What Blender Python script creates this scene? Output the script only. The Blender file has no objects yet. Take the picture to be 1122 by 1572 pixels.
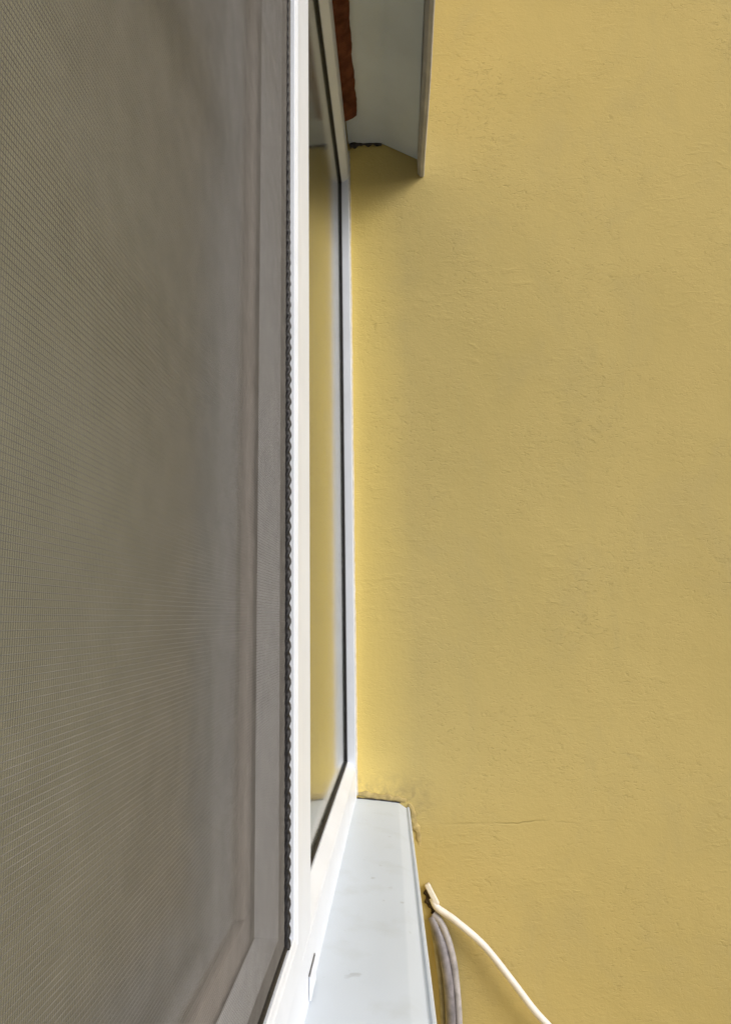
import bpy, bmesh, math, random
from mathutils import Vector, Matrix, noise
random.seed(4)
S = bpy.context.scene
COL = S.collection

# ---------------------------------------------------------------- camera
cam_data = bpy.data.cameras.new("camera")
cam = bpy.data.objects.new("camera", cam_data)
COL.objects.link(cam)
cam_data.sensor_fit = 'VERTICAL'
cam_data.sensor_height = 36.0
cam_data.lens = 24.85
cam_data.clip_start = 0.01
cam_data.clip_end = 2000.0
Rm = Matrix(((0.99889856, 0.02106521, 0.0419275),
             (0.04460961, -0.14930564, -0.98778429),
             (-0.01454787, 0.98856668, -0.1500809)))
cam.matrix_world = Matrix.Translation((0.097, 0.0, 1.505)) @ Rm.to_4x4()
S.camera = cam

# ---------------------------------------------------------------- sky, sun, exposure (overcast)
SUN_EL, SUN_AZ = 32.0, 122.0          # azimuth clockwise from +Y
w = bpy.data.worlds.new("World"); S.world = w
w.use_nodes = True
nt = w.node_tree
for n in list(nt.nodes): nt.nodes.remove(n)
sky = nt.nodes.new('ShaderNodeTexSky'); sky.sky_type = 'NISHITA'; sky.sun_disc = False
sky.sun_elevation = math.radians(SUN_EL); sky.sun_rotation = math.radians(SUN_AZ)
sky.air_density = 1.0; sky.dust_density = 4.0; sky.ozone_density = 1.0
hs = nt.nodes.new('ShaderNodeHueSaturation'); hs.inputs['Saturation'].default_value = 0.45
bg = nt.nodes.new('ShaderNodeBackground'); bg.inputs['Strength'].default_value = 0.15
wo = nt.nodes.new('ShaderNodeOutputWorld')
nt.links.new(sky.outputs[0], hs.inputs['Color']); nt.links.new(hs.outputs[0], bg.inputs[0])
nt.links.new(bg.outputs[0], wo.inputs[0])
sd = bpy.data.lights.new("sun", 'SUN'); sd.energy = 1.5; sd.angle = math.radians(26); sd.color = (1.0, 0.975, 0.94)
so = bpy.data.objects.new("sun", sd); COL.objects.link(so)
el, az = math.radians(SUN_EL), math.radians(SUN_AZ)
sdir = Vector((math.sin(az)*math.cos(el), math.cos(az)*math.cos(el), math.sin(el)))
so.rotation_euler = sdir.to_track_quat('Z', 'Y').to_euler()
so.location = (3, -3, 6)
S.view_settings.view_transform = 'Standard'
S.view_settings.look = 'None'
S.view_settings.gamma = 1
S.view_settings.exposure = -0.27
S.render.engine = 'CYCLES'
S.cycles.max_bounces = 12
S.cycles.caustics_reflective = True
S.cycles.caustics_refractive = True
S.cycles.blur_glossy = 0.6
S.cycles.transparent_max_bounces = 12

# ---------------------------------------------------------------- materials
def new_mat(name):
    m = bpy.data.materials.new(name); m.use_nodes = True
    t = m.node_tree
    b = t.nodes['Principled BSDF']
    return m, t, b

def N(t, kind, **kw):
    n = t.nodes.new('ShaderNode' + kind)
    for k, v in kw.items():
        if k in n.inputs: n.inputs[k].default_value = v
        else: setattr(n, k, v)
    return n

def mathn(t, op, a, b=None, c=None, clamp=False):
    n = t.nodes.new('ShaderNodeMath'); n.operation = op; n.use_clamp = clamp
    for i, v in enumerate((a, b, c)):
        if v is None: continue
        if hasattr(v, 'links'): t.links.new(v, n.inputs[i])
        else: n.inputs[i].default_value = v
    return n.outputs[0]

def mixc(t, fac, a, b, mode='MIX'):
    n = t.nodes.new('ShaderNodeMix'); n.data_type = 'RGBA'; n.blend_type = mode
    for i, v in ((0, fac), (6, a), (7, b)):
        if hasattr(v, 'links'): t.links.new(v, n.inputs[i])
        else: n.inputs[i].default_value = v
    return n.outputs[2]

def obj_coords(t, scale=(1, 1, 1), rot=(0, 0, 0)):
    tc = N(t, 'TexCoord'); mp = N(t, 'Mapping')
    mp.inputs['Scale'].default_value = scale
    mp.inputs['Rotation'].default_value = rot
    t.links.new(tc.outputs['Object'], mp.inputs[0])
    return mp.outputs[0]

def noise_tex(t, vec, scale, detail=4, rough=0.55, dist=0.0):
    n = N(t, 'TexNoise', Scale=scale, Detail=detail, Roughness=rough, Distortion=dist)
    t.links.new(vec, n.inputs['Vector'])
    return n.outputs['Fac']

def ramp(t, fac, a, b):
    n = N(t, 'MapRange'); n.inputs[1].default_value = a; n.inputs[2].default_value = b
    n.clamp = True
    t.links.new(fac, n.inputs[0])
    return n.outputs[0]

def simple(name, col, rough=0.5, var=0.08, vscale=12, bump=0.0, bscale=200, spec=0.5, metallic=0.0):
    m, t, b = new_mat(name)
    v = obj_coords(t)
    f = noise_tex(t, v, vscale, 5)
    c0 = tuple(x*(1-var) for x in col) + (1,)
    c1 = tuple(min(1, x*(1+var)) for x in col) + (1,)
    t.links.new(mixc(t, ramp(t, f, .35, .65), c0, c1), b.inputs['Base Color'])
    b.inputs['Roughness'].default_value = rough
    b.inputs['Metallic'].default_value = metallic
    b.inputs['Specular IOR Level'].default_value = spec
    if bump:
        bn = N(t, 'Bump', Strength=bump, Distance=0.002)
        t.links.new(noise_tex(t, v, bscale, 4), bn.inputs['Height'])
        t.links.new(bn.outputs[0], b.inputs['Normal'])
    return m

def plaster(name):
    m, t, b = new_mat(name)
    v = obj_coords(t)
    vs = obj_coords(t, scale=(1.0, 1.0, 2.3))
    big = noise_tex(t, v, 2.2, 3, 0.5)
    mid = noise_tex(t, v, 9, 4, 0.6)
    base = mixc(t, ramp(t, big, .3, .7), (0.55, 0.437, 0.168, 1), (0.60, 0.480, 0.192, 1))
    base = mixc(t, mathn(t, 'MULTIPLY', ramp(t, mid, .45, .72), 0.35), base, (0.60, 0.475, 0.190, 1))
    # faint pitting: small dark crumbs and small scraped ridges
    fine = noise_tex(t, vs, 85, 4, 0.6, 0.5)
    fine2 = noise_tex(t, obj_coords(t, scale=(1, 1, 1.5)), 46, 5, .68, .3)
    pit = mathn(t, 'MAXIMUM', mathn(t, 'MULTIPLY', ramp(t, fine, .565, .68), .8), ramp(t, fine2, .555, .70))
    patch = ramp(t, noise_tex(t, v, 4.5, 5, .65), .44, .66)
    pitm = mathn(t, 'MULTIPLY', pit, patch)
    base = mixc(t, mathn(t, 'MULTIPLY', pitm, 0.34), base, (0.40, 0.31, 0.12, 1))
    # blotchy fading and weather grime in soft patches, light mineral grains
    bl = noise_tex(t, obj_coords(t, scale=(1.3, 1, .8)), 4.2, 6, .68, .8)
    base = mixc(t, mathn(t, 'MULTIPLY', ramp(t, bl, .50, .70), .40), base, (0.50, 0.41, 0.19, 1))
    base = mixc(t, mathn(t, 'MULTIPLY', ramp(t, bl, .50, .30), .30), base, (0.64, 0.50, 0.20, 1))
    gn = noise_tex(t, v, 190, 2, .5)
    base = mixc(t, mathn(t, 'MULTIPLY', mathn(t, 'MULTIPLY', ramp(t, gn, .66, .74), patch), .35), base, (0.72, 0.60, 0.30, 1))
    # hairline crack running along the wall at sill height
    sx = N(t, 'SeparateXYZ'); t.links.new(v, sx.inputs[0])
    X, Z = sx.outputs[0], sx.outputs[2]
    wob = noise_tex(t, v, 7, 4, .6)
    zc = mathn(t, 'ADD', mathn(t, 'MULTIPLY', mathn(t, 'SUBTRACT', wob, .5), 0.035), 1.073)
    d = mathn(t, 'ABSOLUTE', mathn(t, 'SUBTRACT', Z, zc))
    crack = mathn(t, 'SUBTRACT', 1.0, ramp(t, d, 0.0, 0.0032))
    gapn = ramp(t, noise_tex(t, v, 13, 2), .40, .56)
    span = mathn(t, 'MULTIPLY', ramp(t, X, .17, .24), mathn(t, 'SUBTRACT', 1.0, ramp(t, X, .36, .62)))
    crack = mathn(t, 'MULTIPLY', crack, mathn(t, 'MULTIPLY', gapn, span))
    base = mixc(t, mathn(t, 'MULTIPLY', crack, 0.26), base, (0.22, 0.155, 0.06, 1))
    bounce_tint = mathn(t, 'SUBTRACT', 1.0, ramp(t, mathn(t, 'ADD', X, mathn(t, 'MULTIPLY', wob, .05)), .04, .16))  # light bounced beside the window, painted into the plaster colour
    base = mixc(t, mathn(t, 'MULTIPLY', bounce_tint, .9), base, (0.80, 0.62, 0.195, 1))
    # splash dirt and scuffs left by the fitters around the end of the sill
    dz = mathn(t, 'ABSOLUTE', mathn(t, 'SUBTRACT', Z, 1.118))
    near = mathn(t, 'MULTIPLY', mathn(t, 'SUBTRACT', 1.0, ramp(t, dz, .015, .065)), mathn(t, 'SUBTRACT', 1.0, ramp(t, X, .10, .20)))
    smear = ramp(t, noise_tex(t, v, 38, 5, .65, .6), .40, .62)
    base = mixc(t, mathn(t, 'MULTIPLY', mathn(t, 'MULTIPLY', near, smear), .6), base, (0.30, 0.225, 0.115, 1))
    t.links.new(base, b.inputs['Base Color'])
    b.inputs['Roughness'].default_value = 0.85
    b.inputs['Specular IOR Level'].default_value = 0.2
    # relief: trowelled lumps, crumbs, crack
    trow = noise_tex(t, obj_coords(t, scale=(1, 1, 2.2), rot=(0, 0.2, 0)), 24, 5, .62, .5)
    scr = noise_tex(t, obj_coords(t, scale=(1, 1, 4.0), rot=(0, -0.12, 0)), 42, 3, .6, .3)
    area = ramp(t, noise_tex(t, v, 5.5, 3, .6), .44, .62)
    area2 = ramp(t, noise_tex(t, vs, 8.0, 2, .6), .50, .66)
    crumb = noise_tex(t, v, 120, 4, .7)
    gr = noise_tex(t, v, 260, 2, .6)
    h = mathn(t, 'MULTIPLY', mathn(t, 'MULTIPLY', ramp(t, trow, .50, .90), area), 1.2)
    h = mathn(t, 'ADD', h, mathn(t, 'MULTIPLY', mathn(t, 'MULTIPLY', ramp(t, scr, .58, .80), area2), 0.55))
    h = mathn(t, 'ADD', h, mathn(t, 'MULTIPLY', crumb, 0.62))
    h = mathn(t, 'ADD', h, mathn(t, 'MULTIPLY', gr, 0.22))
    h = mathn(t, 'SUBTRACT', h, mathn(t, 'MULTIPLY', pitm, 1.2))
    h = mathn(t, 'ADD', h, mathn(t, 'MULTIPLY', mid, 1.6))
    h = mathn(t, 'SUBTRACT', h, mathn(t, 'MULTIPLY', crack, 0.8))
    bn = N(t, 'Bump', Strength=0.55, Distance=0.0022)
    t.links.new(h, bn.inputs['Height']); t.links.new(bn.outputs[0], b.inputs['Normal'])
    return m

def sheet_metal(name):
    m, t, b = new_mat(name)
    v = obj_coords(t)
    vl = obj_coords(t, scale=(1, .35, 1))
    big = noise_tex(t, vl, 9, 4)
    base = mixc(t, ramp(t, big, .3, .7), (0.59, 0.655, 0.74, 1), (0.64, 0.705, 0.79, 1))
    sp = noise_tex(t, v, 46, 2, .4)
    base = mixc(t, mathn(t, 'MULTIPLY', ramp(t, sp, .70, .77), .45), base, (0.34, 0.36, 0.38, 1))
    sm = noise_tex(t, v, 17, 3, .5)
    base = mixc(t, mathn(t, 'MULTIPLY', ramp(t, sm, .56, .74), .30), base, (0.47, 0.51, 0.52, 1))
    t.links.new(base, b.inputs['Base Color'])
    r = mathn(t, 'ADD', mathn(t, 'MULTIPLY', big, .25), .38)
    t.links.new(r, b.inputs['Roughness'])
    bn = N(t, 'Bump', Strength=0.25, Distance=0.002)
    t.links.new(noise_tex(t, vl, 14, 2), bn.inputs['Height']); t.links.new(bn.outputs[0], b.inputs['Normal'])
    return m

def glass_mat(name, r0=.04):
    m, t, b = new_mat(name)
    b.inputs['Base Color'].default_value = (0.90, 0.94, 0.92, 1)
    b.inputs['Roughness'].default_value = 0.03
    b.inputs['IOR'].default_value = 1.52
    b.inputs['Transmission Weight'].default_value = 1.0
    v = obj_coords(t)
    d = ramp(t, noise_tex(t, v, 30, 5), .4, .9)
    t.links.new(mathn(t, 'ADD', mathn(t, 'MULTIPLY', d, .05), r0), b.inputs['Roughness'])
    return m

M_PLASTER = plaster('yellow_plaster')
M_PVC = simple('white_pvc', (0.80, 0.845, 0.93), 0.38, 0.03, 9, 0.06, 60)
M_ALU = simple('white_coated_aluminium', (0.81, 0.855, 0.94), 0.33, 0.03, 14, 0.05, 80)
M_RUB = simple('black_rubber', (0.012, 0.011, 0.013), 0.55, 0.2, 60, 0.3, 300)
M_SILL = sheet_metal('pale_grey_sheet')
M_SOFF = simple('grey_painted_soffit', (0.72, 0.79, 0.86), 0.6, 0.06, 5, 0.25, 40)
M_TRIM = simple('soffit_trim', (0.52, 0.50, 0.47), 0.5, 0.14, 20, 0.1, 90)
M_BRICK = simple('dark_red_brown', (0.14, 0.048, 0.024), 0.9, 0.35, 40, 0.9, 160, spec=.1)
M_MORT = simple('dirty_mortar', (0.50, 0.39, 0.17), 0.95, 0.25, 50, 0.6, 260, spec=.1)
M_DARK = simple('cable_hole_dark', (0.075, 0.055, 0.035), 0.95, 0.5, 120, 1.0, 300, spec=.1)
M_WIRE = simple('cream_cable_sheath', (0.86, 0.82, 0.77), 0.45, 0.05, 20)
M_CLIP = simple('cream_plastic', (0.84, 0.79, 0.70), 0.5, 0.05, 30)
M_CAB1 = simple('grey_cable_sheath', (0.40, 0.38, 0.39), 0.55, 0.28, 45)
M_CAB2 = simple('mauve_grey_cable_sheath', (0.25, 0.235, 0.26), 0.5, 0.30, 45)
M_CAB3 = simple('olive_grey_cable_sheath', (0.34, 0.30, 0.20), 0.6, 0.2, 35)
M_NET = simple('grey_fibreglass_net', (0.205, 0.19, 0.172), 0.7, 0.10, 60, spec=.2)
M_GLASS = glass_mat('window_glass', .10)
M_GLASS2 = glass_mat('dusty_window_glass', .17)
M_ROOM = simple('room_plaster', (0.20, 0.19, 0.175), 0.9, 0.05, 3)
M_CURT = simple('olive_beige_cloth', (0.37, 0.34, 0.265), 0.9, 0.05, 8, 0.3, 400, spec=.1)
M_SASH = simple('taupe_sash_paint', (0.33, 0.285, 0.255), 0.5, 0.05, 9)
M_REB = simple('pale_grey_pvc', (0.86, 0.88, 0.93), 0.5, 0.03, 9)
M_GRND = simple('concrete_paving', (0.17, 0.165, 0.155), 0.9, 0.18, 2.5, 0.5, 30)
M_SEAL = simple('aged_sealant', (0.66, 0.62, 0.54), 0.7, 0.12, 60, 0.5, 150)
M_DIRT = simple('joint_dirt', (0.05, 0.045, 0.04), 0.9, 0.4, 90, 0.5, 200)

# ---------------------------------------------------------------- mesh helpers
def link(name, bm, mat, parent=None, smooth=False):
    bmesh.ops.recalc_face_normals(bm, faces=bm.faces)
    me = bpy.data.meshes.new(name); bm.to_mesh(me); bm.free()
    me.materials.append(mat)
    if smooth:
        for p in me.polygons: p.use_smooth = True
    o = bpy.data.objects.new(name, me); COL.objects.link(o)
    if parent: o.parent = parent
    return o

def box(bm, x0, x1, y0, y1, z0, z1, bev=0.0, seg=2):
    r = bmesh.ops.create_cube(bm, size=1)
    vs = r['verts']
    for v in vs:
        v.co = Vector(((x0+x1)/2 + v.co.x*(x1-x0), (y0+y1)/2 + v.co.y*(y1-y0), (z0+z1)/2 + v.co.z*(z1-z0)))
    if bev:
        es = list({e for v in vs for e in v.link_edges})
        bmesh.ops.bevel(bm, geom=es, offset=bev, segments=seg, profile=.6, affect='EDGES')

def extrude_y(bm, prof, ys, fx=None):
    """closed profile [(x,z)] swept along the y stations; fx(x,z,y) may move the points"""
    rings = []
    for y in ys:
        ring = []
        for x, z in prof:
            p = fx(x, z, y) if fx else (x, z)
            ring.append(bm.verts.new((p[0], y, p[1])))
        rings.append(ring)
    n = len(prof)
    for a, b in zip(rings, rings[1:]):
        for i in range(n):
            bm.faces.new((a[i], a[(i+1) % n], b[(i+1) % n], b[i]))
    bm.faces.new(rings[0]); bm.faces.new(rings[-1][::-1])

def extrude_z(bm, prof, z0, z1):
    a = [bm.verts.new((x, y, z0)) for x, y in prof]
    b = [bm.verts.new((x, y, z1)) for x, y in prof]
    n = len(prof)
    for i in range(n):
        bm.faces.new((a[i], a[(i+1) % n], b[(i+1) % n], b[i]))
    bm.faces.new(a[::-1]); bm.faces.new(b)

def smooth_path(pts, k=8):
    out = []
    P = [Vector(p) for p in pts]
    P = [P[0]*2-P[1]] + P + [P[-1]*2-P[-2]]
    for i in range(1, len(P)-2):
        for j in range(k):
            t = j/k
            a, b, c, d = P[i-1], P[i], P[i+1], P[i+2]
            out.append(.5*((2*b)+(c-a)*t+(2*a-5*b+4*c-d)*t*t+(3*b-a-3*c+d)*t**3))
    out.append(P[-2]); return out

def tube(bm, pts, rad, seg=12, flat=1.0, rough=0.0, lay=0.0, twist=0.0):
    rings = []
    for i, p in enumerate(pts):
        tg = (pts[min(i+1, len(pts)-1)] - pts[max(i-1, 0)]).normalized()
        s = tg.cross(Vector((0, 1, 0)))
        if s.length < .01: s = tg.cross(Vector((1, 0, 0)))
        s.normalize(); u = s.cross(tg).normalized()
        r = rad(i/(len(pts)-1)) if callable(rad) else rad
        ring = []
        for k in range(seg):
            a = 2*math.pi*k/seg
            d = s*math.cos(a) + u*math.sin(a)*flat
            rr = r
            if twist: rr *= 1 + twist*math.sin(2*a + i*lay)
            if rough: rr *= 1 + rough*noise.noise((p + d*r)*90)
            ring.append(bm.verts.new(p + d*rr))
        rings.append(ring)
    for a, b in zip(rings, rings[1:]):
        for k in range(seg):
            bm.faces.new((a[k], a[(k+1) % seg], b[(k+1) % seg], b[k]))
    bm.faces.new(rings[0][::-1]); bm.faces.new(rings[-1])

def tag(o, label=None, cat=None, group=None, kind=None):
    if label: o['label'] = label
    if cat: o['category'] = cat
    if group: o['group'] = group
    if kind: o['kind'] = kind
    return o

def empty(name, loc, label, cat):
    o = bpy.data.objects.new(name, None); COL.objects.link(o)
    o.location = loc; o.empty_display_size = .1
    return tag(o, label, cat)

def part(name, bm, mat, root, smooth=False):
    """bm is in world coordinates; the part keeps them under its thing"""
    o = link(name, bm, mat, None, smooth)
    base = root.location.copy(); p = root
    while p.parent: p = p.parent; base = base + p.location
    o.data.transform(Matrix.Translation(-base))
    o.parent = root
    return o

def linspace(a, b, n): return [a+(b-a)*i/(n-1) for i in range(n)]

# ---------------------------------------------------------------- dimensions
YJ = 1.60                 # yellow cross wall face
Y0 = -0.80                # near end of the window
ZS, ZT = 1.120, 2.642     # bottom and top of the window frame
XF = 0.105                # face of the wall that holds the window

# ---------------------------------------------------------------- ground
bm = bmesh.new()
bmesh.ops.create_grid(bm, x_segments=2, y_segments=2, size=600)
g = link('ground', bm, M_GRND); tag(g, 'grey concrete paving at the foot of the walls', 'ground', kind='structure')

# ---------------------------------------------------------------- yellow cross wall
def rough_bead(bm, pts, r, amp, seg=9, k=14):
    ps = smooth_path(pts, k)
    tube(bm, ps, lambda t: r*(0.25+.75*math.sin(math.pi*min(1, max(0, t))) ** .4)*(0.85+0.5*noise.noise(Vector((t*9, 3.1, r*900)))), seg, .22, amp)

yw = empty('yellow_wall', (0, YJ, 0), 'tall yellow rough plastered wall filling the right half, where sill and soffit end', 'wall')
bm = bmesh.new()
box(bm, -0.30, 4.0, YJ, YJ+0.25, 0.0, 4.6)
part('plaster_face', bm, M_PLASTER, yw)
bm = bmesh.new()
rough_bead(bm, [(0.004, YJ-.001, 1.133), (.035, YJ-.001, 1.128), (.075, YJ-.001, 1.123), (.108, YJ-.001, 1.118)], .0085, .45)
rough_bead(bm, [(.112, YJ-.001, 1.112), (.121, YJ-.001, 1.096), (.1245, YJ-.001, 1.072), (.131, YJ-.001, 1.052), (.134, YJ+.001, 1.02)], .0075, .5)
part('mortar_bead', bm, M_MORT, yw, True)
bm = bmesh.new()
rough_bead(bm, [(.147, YJ-.002, .952), (.151, YJ-.004, .930), (.158, YJ-.004, .905), (.163, YJ-.002, .893)], .0095, 1.0)  # dark lump in place of the shaded hole where the cables come out
part('cable_hole_lump', bm, M_DARK, yw, True)

# ---------------------------------------------------------------- wall holding the window
fw = empty('facade_wall', (-.07, -.8, 0), 'yellow wall around the window, under the sill and over the soffit', 'wall')
def wall_piece(name, y0, y1, z0, z1):
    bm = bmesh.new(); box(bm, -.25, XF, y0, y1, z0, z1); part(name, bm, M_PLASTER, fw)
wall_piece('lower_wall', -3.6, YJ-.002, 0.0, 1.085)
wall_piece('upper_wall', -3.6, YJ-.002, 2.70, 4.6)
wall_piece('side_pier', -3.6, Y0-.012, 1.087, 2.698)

# ---------------------------------------------------------------- dark room behind the glass
bm = bmesh.new()
box(bm, -3.4, -.252, -3.6, YJ+.24, .3, 3.0)
room = link('room_interior', bm, M_ROOM); tag(room, 'dim grey room seen behind the window glass', 'room', kind='structure')
bm = bmesh.new(); bm.from_mesh(room.data)      # open the side towards the window
bmesh.ops.delete(bm, geom=[f for f in bm.faces if f.normal.x > .9], context='FACES_ONLY')
bm.to_mesh(room.data); bm.free()

# closed curtain hanging inside behind the glass
bm = bmesh.new()
fr, bk = [], []
ncol = 420
for i in range(ncol+1):
    y = -.78 + (YJ+.03+.78)*i/ncol
    ph = y*46 + 1.4*math.sin(y*5.3) + .8*math.sin(y*13)
    x = -.150 + .014*math.sin(ph) + .004*math.sin(ph*2.1+1)
    fr.append((x, y)); bk.append((x-.0012, y))
cols = []
for (x, y), (xb, yb_) in zip(fr, bk):
    cols.append([bm.verts.new((x, y, 2.72)), bm.verts.new((x*1.01, y, 1.02)), bm.verts.new((xb*1.01, yb_, 1.02)), bm.verts.new((xb, yb_, 2.72))])
for a, b_ in zip(cols, cols[1:]):
    for k in range(4): bm.faces.new((a[k], a[(k+1) % 4], b_[(k+1) % 4], b_[k]))
ct = link('curtain', bm, M_CURT, None, True)
ct.data.set_sharp_from_angle(angle=math.radians(50))
tag(ct, 'olive beige curtain hanging indoors behind the netted window glass', 'curtain')

# ---------------------------------------------------------------- metal sill
def sill_front(y): return 0.1145 + 0.0165*(YJ-y)
ys = linspace(Y0-.01, YJ-.0025, 60)
bm = bmesh.new()
def sill_prof():
    # u = 0 at frame, 1 at front edge; (u, z)
    top = [(0.0, 1.1235), (.55, 1.1175), (.78, 1.1142), (.81, 1.1130), (.93, 1.1040), (.945, 1.1040), (.965, 1.1058), (.985, 1.1055), (1.0, 1.1020), (1.003, 1.090), (1.0, 1.062), (.985, 1.0585)]
    under = [(.97, 1.062), (.985, 1.090), (.97, 1.0995), (.93, 1.1010), (.80, 1.1105), (.55, 1.1155), (0.0, 1.1215)]
    return top + under
def sill_fx(u, z, y):
    wv = 0.0007*math.sin(y*7.1)+.0005*math.sin(y*17)
    return (-0.0006 + u*(sill_front(y)+0.0006), z + wv*(.3+u))
extrude_y(bm, sill_prof(), ys, sill_fx)
sl = link('window_sill', bm, M_SILL, None, False)
for p in sl.data.polygons: p.use_smooth = True
sl.data.set_sharp_from_angle(angle=math.radians(30))
tag(sl, 'pale grey sheet metal sill sloping out below the white window', 'window sill')
# dark joint line where the sill meets the wall belongs to the sill
bm = bmesh.new()
tube(bm, smooth_path([(.003, YJ-.003, 1.1245), (.05, YJ-.003, 1.1200), (.095, YJ-.003, 1.1145)], 8), .0014, 6, 1, .8)
part('end_joint', bm, M_DIRT, sl, True)

# ---------------------------------------------------------------- soffit / lintel
lt = empty('window_soffit', (.09, .4, 2.66), 'grey painted soffit hood over the top of the window with downturned front lip', 'soffit')
bm = bmesh.new()
P = [(0.0, 2.672), (.05, 2.672), (.084, 2.671), (.098, 2.664), (.13, 2.646), (.1695, 2.623), (.1695, 2.698), (0.0, 2.698)]
extrude_y(bm, P, linspace(Y0-.2, YJ-.003, 50), lambda x, z, y: (x, z+(.0012*math.sin(y*9+x*30) if z < 2.69 else 0)))
o = part('soffit_panel', bm, M_SOFF, lt)
for p in o.data.polygons: p.use_smooth = True
o.data.set_sharp_from_angle(angle=math.radians(35))
bm = bmesh.new()
P = [(.1700, 2.620), (.1700, 2.588), (.1765, 2.580), (.1845, 2.579), (.1865, 2.583), (.1865, 2.698), (.1700, 2.698)]
extrude_y(bm, P, linspace(Y0-.2, YJ-.001, 60), lambda x, z, y: (x+.0016*noise.noise(Vector((3, y*3.5, 1))), z+(.0025*noise.noise(Vector((1, y*4, 0))) if z < 2.6 else 0)))
part('front_lip', bm, M_TRIM, lt)
bm = bmesh.new()   # ragged brown strip left in the joint above the frame
ys = linspace(Y0-.1, 1.480, 260)
rings = []
for y in ys:
    a = .0275 + .0045*noise.noise(Vector((y*14, 0, 0))) + .002*noise.noise(Vector((y*60, 4, 0)))
    h = .0025*noise.noise(Vector((y*22, 8, 0)))
    prof = [(-.002, 2.6445), (.006, 2.6475+h*.3), (.018, 2.653+h), (a, 2.660+h), (a+.001, 2.6725), (-.002, 2.6725)]
    rings.append([bm.verts.new((x, y, z)) for x, z in prof])
for r0, r1 in zip(rings, rings[1:]):
    for i in range(6): bm.faces.new((r0[i], r0[(i+1) % 6], r1[(i+1) % 6], r1[i]))
bm.faces.new(rings[0]); bm.faces.new(rings[-1][::-1])
part('brick_edge', bm, M_BRICK, lt)
bm = bmesh.new()
tube(bm, smooth_path([(.004, YJ-.003, 2.667), (.03, YJ-.003, 2.671), (.055, YJ-.003, 2.671), (.083, YJ-.003, 2.667)], 10),
     lambda t: .0035*(1.4-t)+.001, 7, 1, 1.2)
part('end_joint', bm, M_DIRT, lt, True)

# ---------------------------------------------------------------- window
wn = empty('window', (-.035, .4, ZS), 'long white framed window beside the yellow wall, glass mirroring the yellow plaster', 'window')
XB = -.070
RB = 1.186                 # top of bottom rail, screen bays
bm = bmesh.new()
# bottom rail (front face x = 0) with a bead sloping to the glass
extrude_y(bm, [(XB, ZS), (-.0015, ZS), (0, ZS+.0015), (0, RB-.002), (-.002, RB), (XB, RB)], [Y0, YJ-.016])
part('bottom_rail', bm, M_PVC, wn)
bm = bmesh.new()
box(bm, XB, 0, Y0, YJ-.016, 2.572, ZT, .0015)
part('top_rail', bm, M_PVC, wn)
bm = bmesh.new()
box(bm, XB, 0.0006, YJ-.0158, YJ-.0005, ZS, ZT, .001)
part('jamb', bm, M_PVC, wn)
bm = bmesh.new()
box(bm, XB, 0, Y0-.012, Y0-.0002, ZS, ZT, .001)
part('jamb', bm, M_PVC, wn)
def mull(y0, y1):
    bm = bmesh.new()
    w_ = y1-y0
    extrude_z(bm, [(XB, y0), (-.002, y0), (0, y0+.002), (0, y1-.005), (-.002, y1-.002), (-.008, y1), (XB, y1)], RB+.0004, 2.5716)
    part('mullion', bm, M_PVC, wn)
mull(.712, .796)
mull(-.42, -.34)
XR0, XR1 = -.036, -.0142
bm = bmesh.new()
box(bm, XR0, XR1, -.3395, .7116, RB+.0004, 1.2262, .001)
part('rebate_strip', bm, M_REB, wn)
bm = bmesh.new()
box(bm, XR0, XR1, -.3395, .7116, 2.532, 2.5712, .001)
part('rebate_strip', bm, M_REB, wn)
bm = bmesh.new()
box(bm, XR0, XR1, .6710, .7116, 1.2265, 2.5317, .001)
part('rebate_strip', bm, M_REB, wn)
bm = bmesh.new()
box(bm, XR0, XR1, -.3395, -.299, 1.2265, 2.5317, .001)
part('rebate_strip', bm, M_REB, wn)
bm = bmesh.new()
xa_, xb_ = -.0139, -.0064
box(bm, xa_, xb_, -.337, .711, RB+.001, 1.2262, .0006)
box(bm, xa_, xb_, -.337, .711, 2.532, 2.5705, .0006)
box(bm, xa_, xb_, .6712, .711, 1.2264, 2.5318, .0006)
box(bm, xa_, xb_, -.337, -.2985, 1.2264, 2.5318, .0006)
part('brush_seal', bm, M_RUB, wn)
# glazing bead ring + gasket + pane for each fixed light
def fixed_light(y0, y1, z0, z1, bot=0.016, side=.002):
    XG = -.0165
    gb = bmesh.new()
    # bottom bead sloping up to the glass
    extrude_y(gb, [(XG, z0), (-.0008, z0), (-.0012, z0+.002), (XG+.002, z0+bot), (XG, z0+bot)], [y0+.0003, y1-.0003])
    extrude_y(gb, [(XG, z1), (-.0008, z1), (-.0012, z1-.002), (XG+.002, z1-.012), (XG, z1-.012)], [y0+.0003, y1-.0003])
    part('glazing_bead', gb, M_PVC, wn)
    kb = bmesh.new()
    g0, g1 = z0+bot, z1-.012
    xk0, xk1 = XG-.0044, XG-.0002
    t = .0065
    box(kb, xk0, xk1, y0+.001, y1-.001, g0-.004, g0+t*.5, .0008)
    box(kb, xk0, xk1, y0+.001, y1-.001, g1-t*.9, g1+.004, .0008)
    box(kb, xk0, xk1, y1-.013, y1-.0006, g0+t*.5, g1-t*.9, .0008)
    box(kb, xk0, xk1, y0+.0006, y0+.008, g0+t*.5, g1-t*.9, .0008)
    part('gasket', kb, M_RUB, wn)
    pb = bmesh.new()
    box(pb, XG-.0106, XG-.0046, y0+.001, y1-.001, g0-.005, g1+.005)
    part('glass_pane', pb, M_GLASS, wn)
fixed_light(.796, YJ-.016, RB, 2.572)
fixed_light(Y0, -.42, RB, 2.572)

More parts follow.
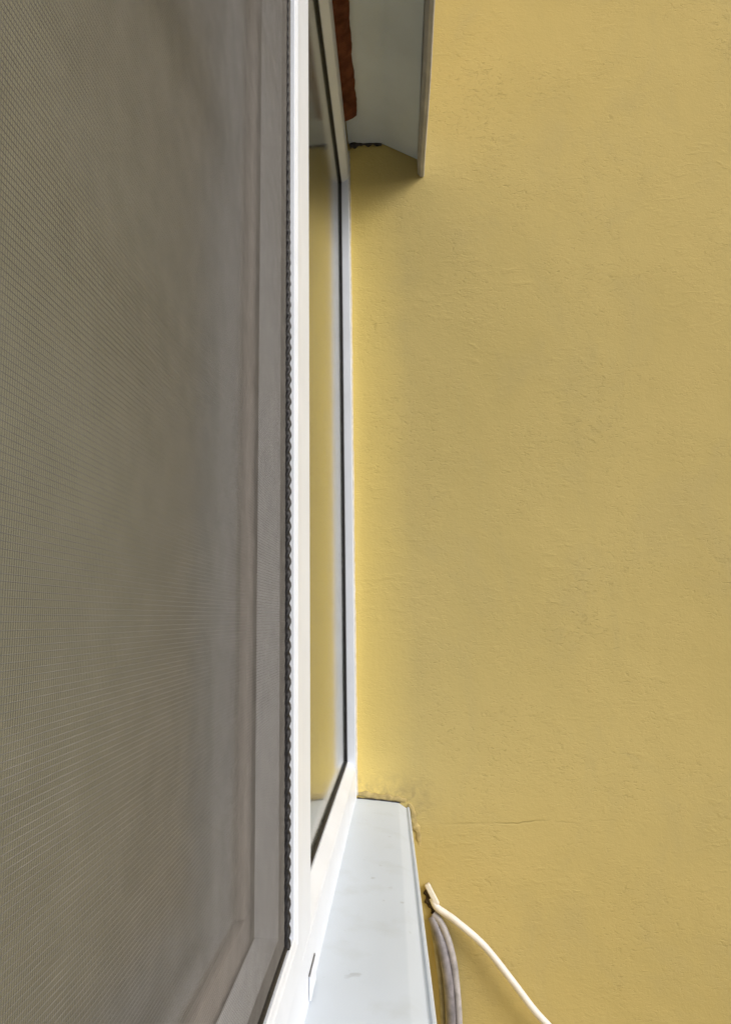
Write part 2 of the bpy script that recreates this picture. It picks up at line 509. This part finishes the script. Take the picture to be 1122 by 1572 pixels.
# opening sash behind the screen
so_ = part('sash', bmesh.new(), M_PVC, wn)
sb = bmesh.new()
ya, yb, za, zb = -.335, .706, RB+.004, 2.568
XS0, XS1 = -.068, -.040
yi0, yi1, zi0, zi1 = -.30, .672, 1.2915-.0, 2.50
sb.free()
sa = bmesh.new()
# the sash stands behind the frame rebate; only a narrow strip of its stile shows
box(sa, XS0, XS1, ya, .7085, za, 1.248, .003)
box(sa, XS0, XS1, ya, .7085, 2.505, zb, .003)
box(sa, XS0, XS1, .650, .7085, 1.2485, 2.5045, .003)
box(sa, XS0, XS1, ya, -.275, 1.2485, 2.5045, .003)
bpy.data.objects.remove(so_)
so_ = part('sash', sa, M_SASH, wn)
pb = bmesh.new(); box(pb, -.052, -.046, -.277, .652, 1.245, 2.508)
part('glass_pane', pb, M_GLASS2, wn)

# drain cap on the bottom rail beside the mullion
bm = bmesh.new()
box(bm, .0004, .0026, .772, .818, 1.126, 1.149, .0016, 3)
dc = part('drain_cap', bm, M_PVC, wn)
bm = bmesh.new()
box(bm, .0002, .0010, .8185, .8200, 1.124, 1.1508)
box(bm, .0002, .0010, .771, .8185, 1.1497, 1.1508)
part('cap_slot', bm, M_DIRT, wn)
# sealant along the jamb
bm = bmesh.new()
tube(bm, [Vector((.0015+.0006*noise.noise(Vector((0, 0, z*9))), YJ-.0015, z)) for z in linspace(1.13, 2.655, 160)], .0024, 8, 1, .5)
part('sealant', bm, M_SEAL, wn, True)

# ---------------------------------------------------------------- insect screen
sc = empty('insect_screen', (-.002, .18, RB), 'fine grey insect net in a white metal frame on the nearest window light', 'insect screen')
A0, A1, B0, B1 = -.338, .7112, RB+.0006, 2.571       # outer size
W = .040
XO, XI, XM = .0022, -.0060, -.0046
def member(name, pts, axis):
    """mitred bar; pts = outer edge a,b and inner edge c,d in (y,z)"""
    bm = bmesh.new()
    # cross section over the width: outer edge, raised outer rib, low centre, inner lip
    sec = [(0, XI), (0, XO-.0012), (.04, XO), (.80, XO), (.84, XO-.0010), (.96, XO-.0016), (1.0, XO-.0028), (1.0, XI)]
    a, b, c, d = [Vector(p) for p in pts]
    ra = []; rb = []
    for s, x in sec:
        p = a.lerp(c, s); q = b.lerp(d, s)
        ra.append(bm.verts.new((x, p.x, p.y))); rb.append(bm.verts.new((x, q.x, q.y)))
    n = len(sec)
    for i in range(n): bm.faces.new((ra[i], ra[(i+1) % n], rb[(i+1) % n], rb[i]))
    bm.faces.new(ra); bm.faces.new(rb[::-1])
    return part(name, bm, M_ALU, sc)
oc = [(A0, B0), (A1, B0), (A1, B1), (A0, B1)]
ic = [(A0+W, B0+W), (A1-W, B0+W), (A1-W, B1-W), (A0+W, B1-W)]
for i in range(4):
    j = (i+1) % 4
    member('frame_bar', (oc[i], oc[j], ic[i], ic[j]), i)
# net: every strand is a thin real thread
def strand_mesh():
    me_v, me_f = [], []
    rh, rv = .00014, .00008
    pitch, pitch_v = .0021, .0012
    y0, y1, z0, z1 = A0+W-.002, A1-W+.002, B0+W-.002, B1-W+.002
    def sag(y, z):
        u = (y-y0)/(y1-y0); v = (z-z0)/(z1-z0)
        s = math.sin(math.pi*max(0, min(1, u)))*math.sin(math.pi*max(0, min(1, v)))
        return XM - .0012*s + .0004*s*math.sin(y*23+z*11) + .0003*s*math.sin(z*41-y*9)
    def thread(ps, horiz):
        base = len(me_v); r = rh if horiz else rv
        for (x, y, z) in ps:
            if horiz:
                me_v.extend([(x+r, y, z), (x, y, z+r), (x-r, y, z), (x, y, z-r)])
            else:
                me_v.extend([(x+r, y, z), (x, y+r, z), (x-r, y, z), (x, y-r, z)])
        for k in range(len(ps)-1):
            b = base+4*k
            for i in range(4):
                me_f.append((b+i, b+(i+1) % 4, b+4+(i+1) % 4, b+4+i))
    nz = int((z1-z0)/pitch)
    for k in range(1, nz):
        z = z0+k*pitch
        dz = random.uniform(-.00012, .00012)
        thread([(sag(y, z), y, z+dz+.0004*math.sin(y*8+z*2.3)) for y in linspace(y0, y1, 14)], True)
    ny = int((y1-y0)/pitch_v)
    for k in range(1, ny):
        y = y0+k*pitch_v
        thread([(sag(y, z)+.00012, y, z) for z in linspace(z0, z1, 16)], False)
    me = bpy.data.meshes.new('net'); me.from_pydata(me_v, [], me_f); me.update()
    me.materials.append(M_NET)
    return me
net = bpy.data.objects.new('net', strand_mesh()); COL.objects.link(net)
net.data.transform(Matrix.Translation(-sc.location)); net.parent = sc
# ribbed black cord that holds the net in its groove
bm = bmesh.new()
yc, zc0, zc1 = A1-W-.0022, B0+W+.0022, B1-W-.0022
n = 1000
tube(bm, [Vector((XM+.0010, .647, zc0+(zc1-zc0)*i/n)) for i in range(n+1)],
     lambda t: max(.0010, .0010+.0024*min(1, (.68-t)/.28)), 14, 1, 0, .75, .27)
tube(bm, [Vector((XM+.0004, A0+W+.0022+(.6455-A0-W)*i/300, zc0+.0006)) for i in range(301)], .0026, 8)
part('net_cord', bm, M_RUB, sc, True)

# ---------------------------------------------------------------- cables
wc = empty('white_cable', (.15, YJ-.02, .95), 'cream white cable curving away down the yellow wall from beside the sill', 'cable')
yq = YJ-.020
pts = [(.157, YJ-.006, .925), (.166, YJ-.010, .908), (.185, YJ-.014, .896), (.2068, yq, .883), (.2594, yq-.004, .840), (.3106, yq-.008, .779),
       (.3547, yq-.008, .722), (.396, yq-.006, .677), (.47, yq-.002, .585), (.56, yq, .45), (.64, yq+.004, .27), (.68, yq+.006, .08), (.69, yq+.006, .01)]
bm = bmesh.new(); tube(bm, smooth_path(pts, 10), .0072, 14)
part('cable_sheath', bm, M_WIRE, wc, True)
bm = bmesh.new()
box(bm, -.0058, .0058, -.005, .005, -.024, .022, .0035, 4)
bmesh.ops.rotate(bm, verts=bm.verts, cent=(0, 0, 0), matrix=Matrix.Rotation(math.radians(-27), 3, 'Y'))
bmesh.ops.translate(bm, verts=bm.verts, vec=(.1565, YJ-.010, .934))
part('end_clip', bm, M_CLIP, wc)

cables = [
    ('plump grey cable, outermost of the bundle hanging below the sill end', M_CAB1,
     [(.158, YJ-.006, .893), (.172, YJ-.012, .880), (.186, YJ-.020, .850), (.1965, YJ-.022, .805), (.2015, YJ-.022, .75), (.2035, YJ-.022, .68), (.203, YJ-.022, .5), (.199, YJ-.02, .25), (.197, YJ-.02, .01)], .0078),
    ('dark mauve grey cable in the middle of the bundle below the sill end', M_CAB2,
     [(.156, YJ-.006, .888), (.165, YJ-.014, .865), (.175, YJ-.030, .83), (.1835, YJ-.034, .78), (.187, YJ-.034, .72), (.187, YJ-.034, .66), (.186, YJ-.03, .45), (.184, YJ-.03, .2), (.183, YJ-.03, .01)], .0095),
    ('thin olive grey cable closest to the sill edge in the hanging bundle', M_CAB3,
     [(.154, YJ-.006, .885), (.160, YJ-.012, .85), (.166, YJ-.016, .80), (.1705, YJ-.018, .75), (.172, YJ-.018, .68), (.171, YJ-.016, .5), (.169, YJ-.014, .2), (.169, YJ-.014, .01)], .0055),
]
for lab, mt, pts, r in cables:
    bm = bmesh.new(); tube(bm, smooth_path(pts, 10), r, 14)
    o = link('grey_cable', bm, mt, None, True); tag(o, lab, 'cable', 'grey cables hanging below the sill')
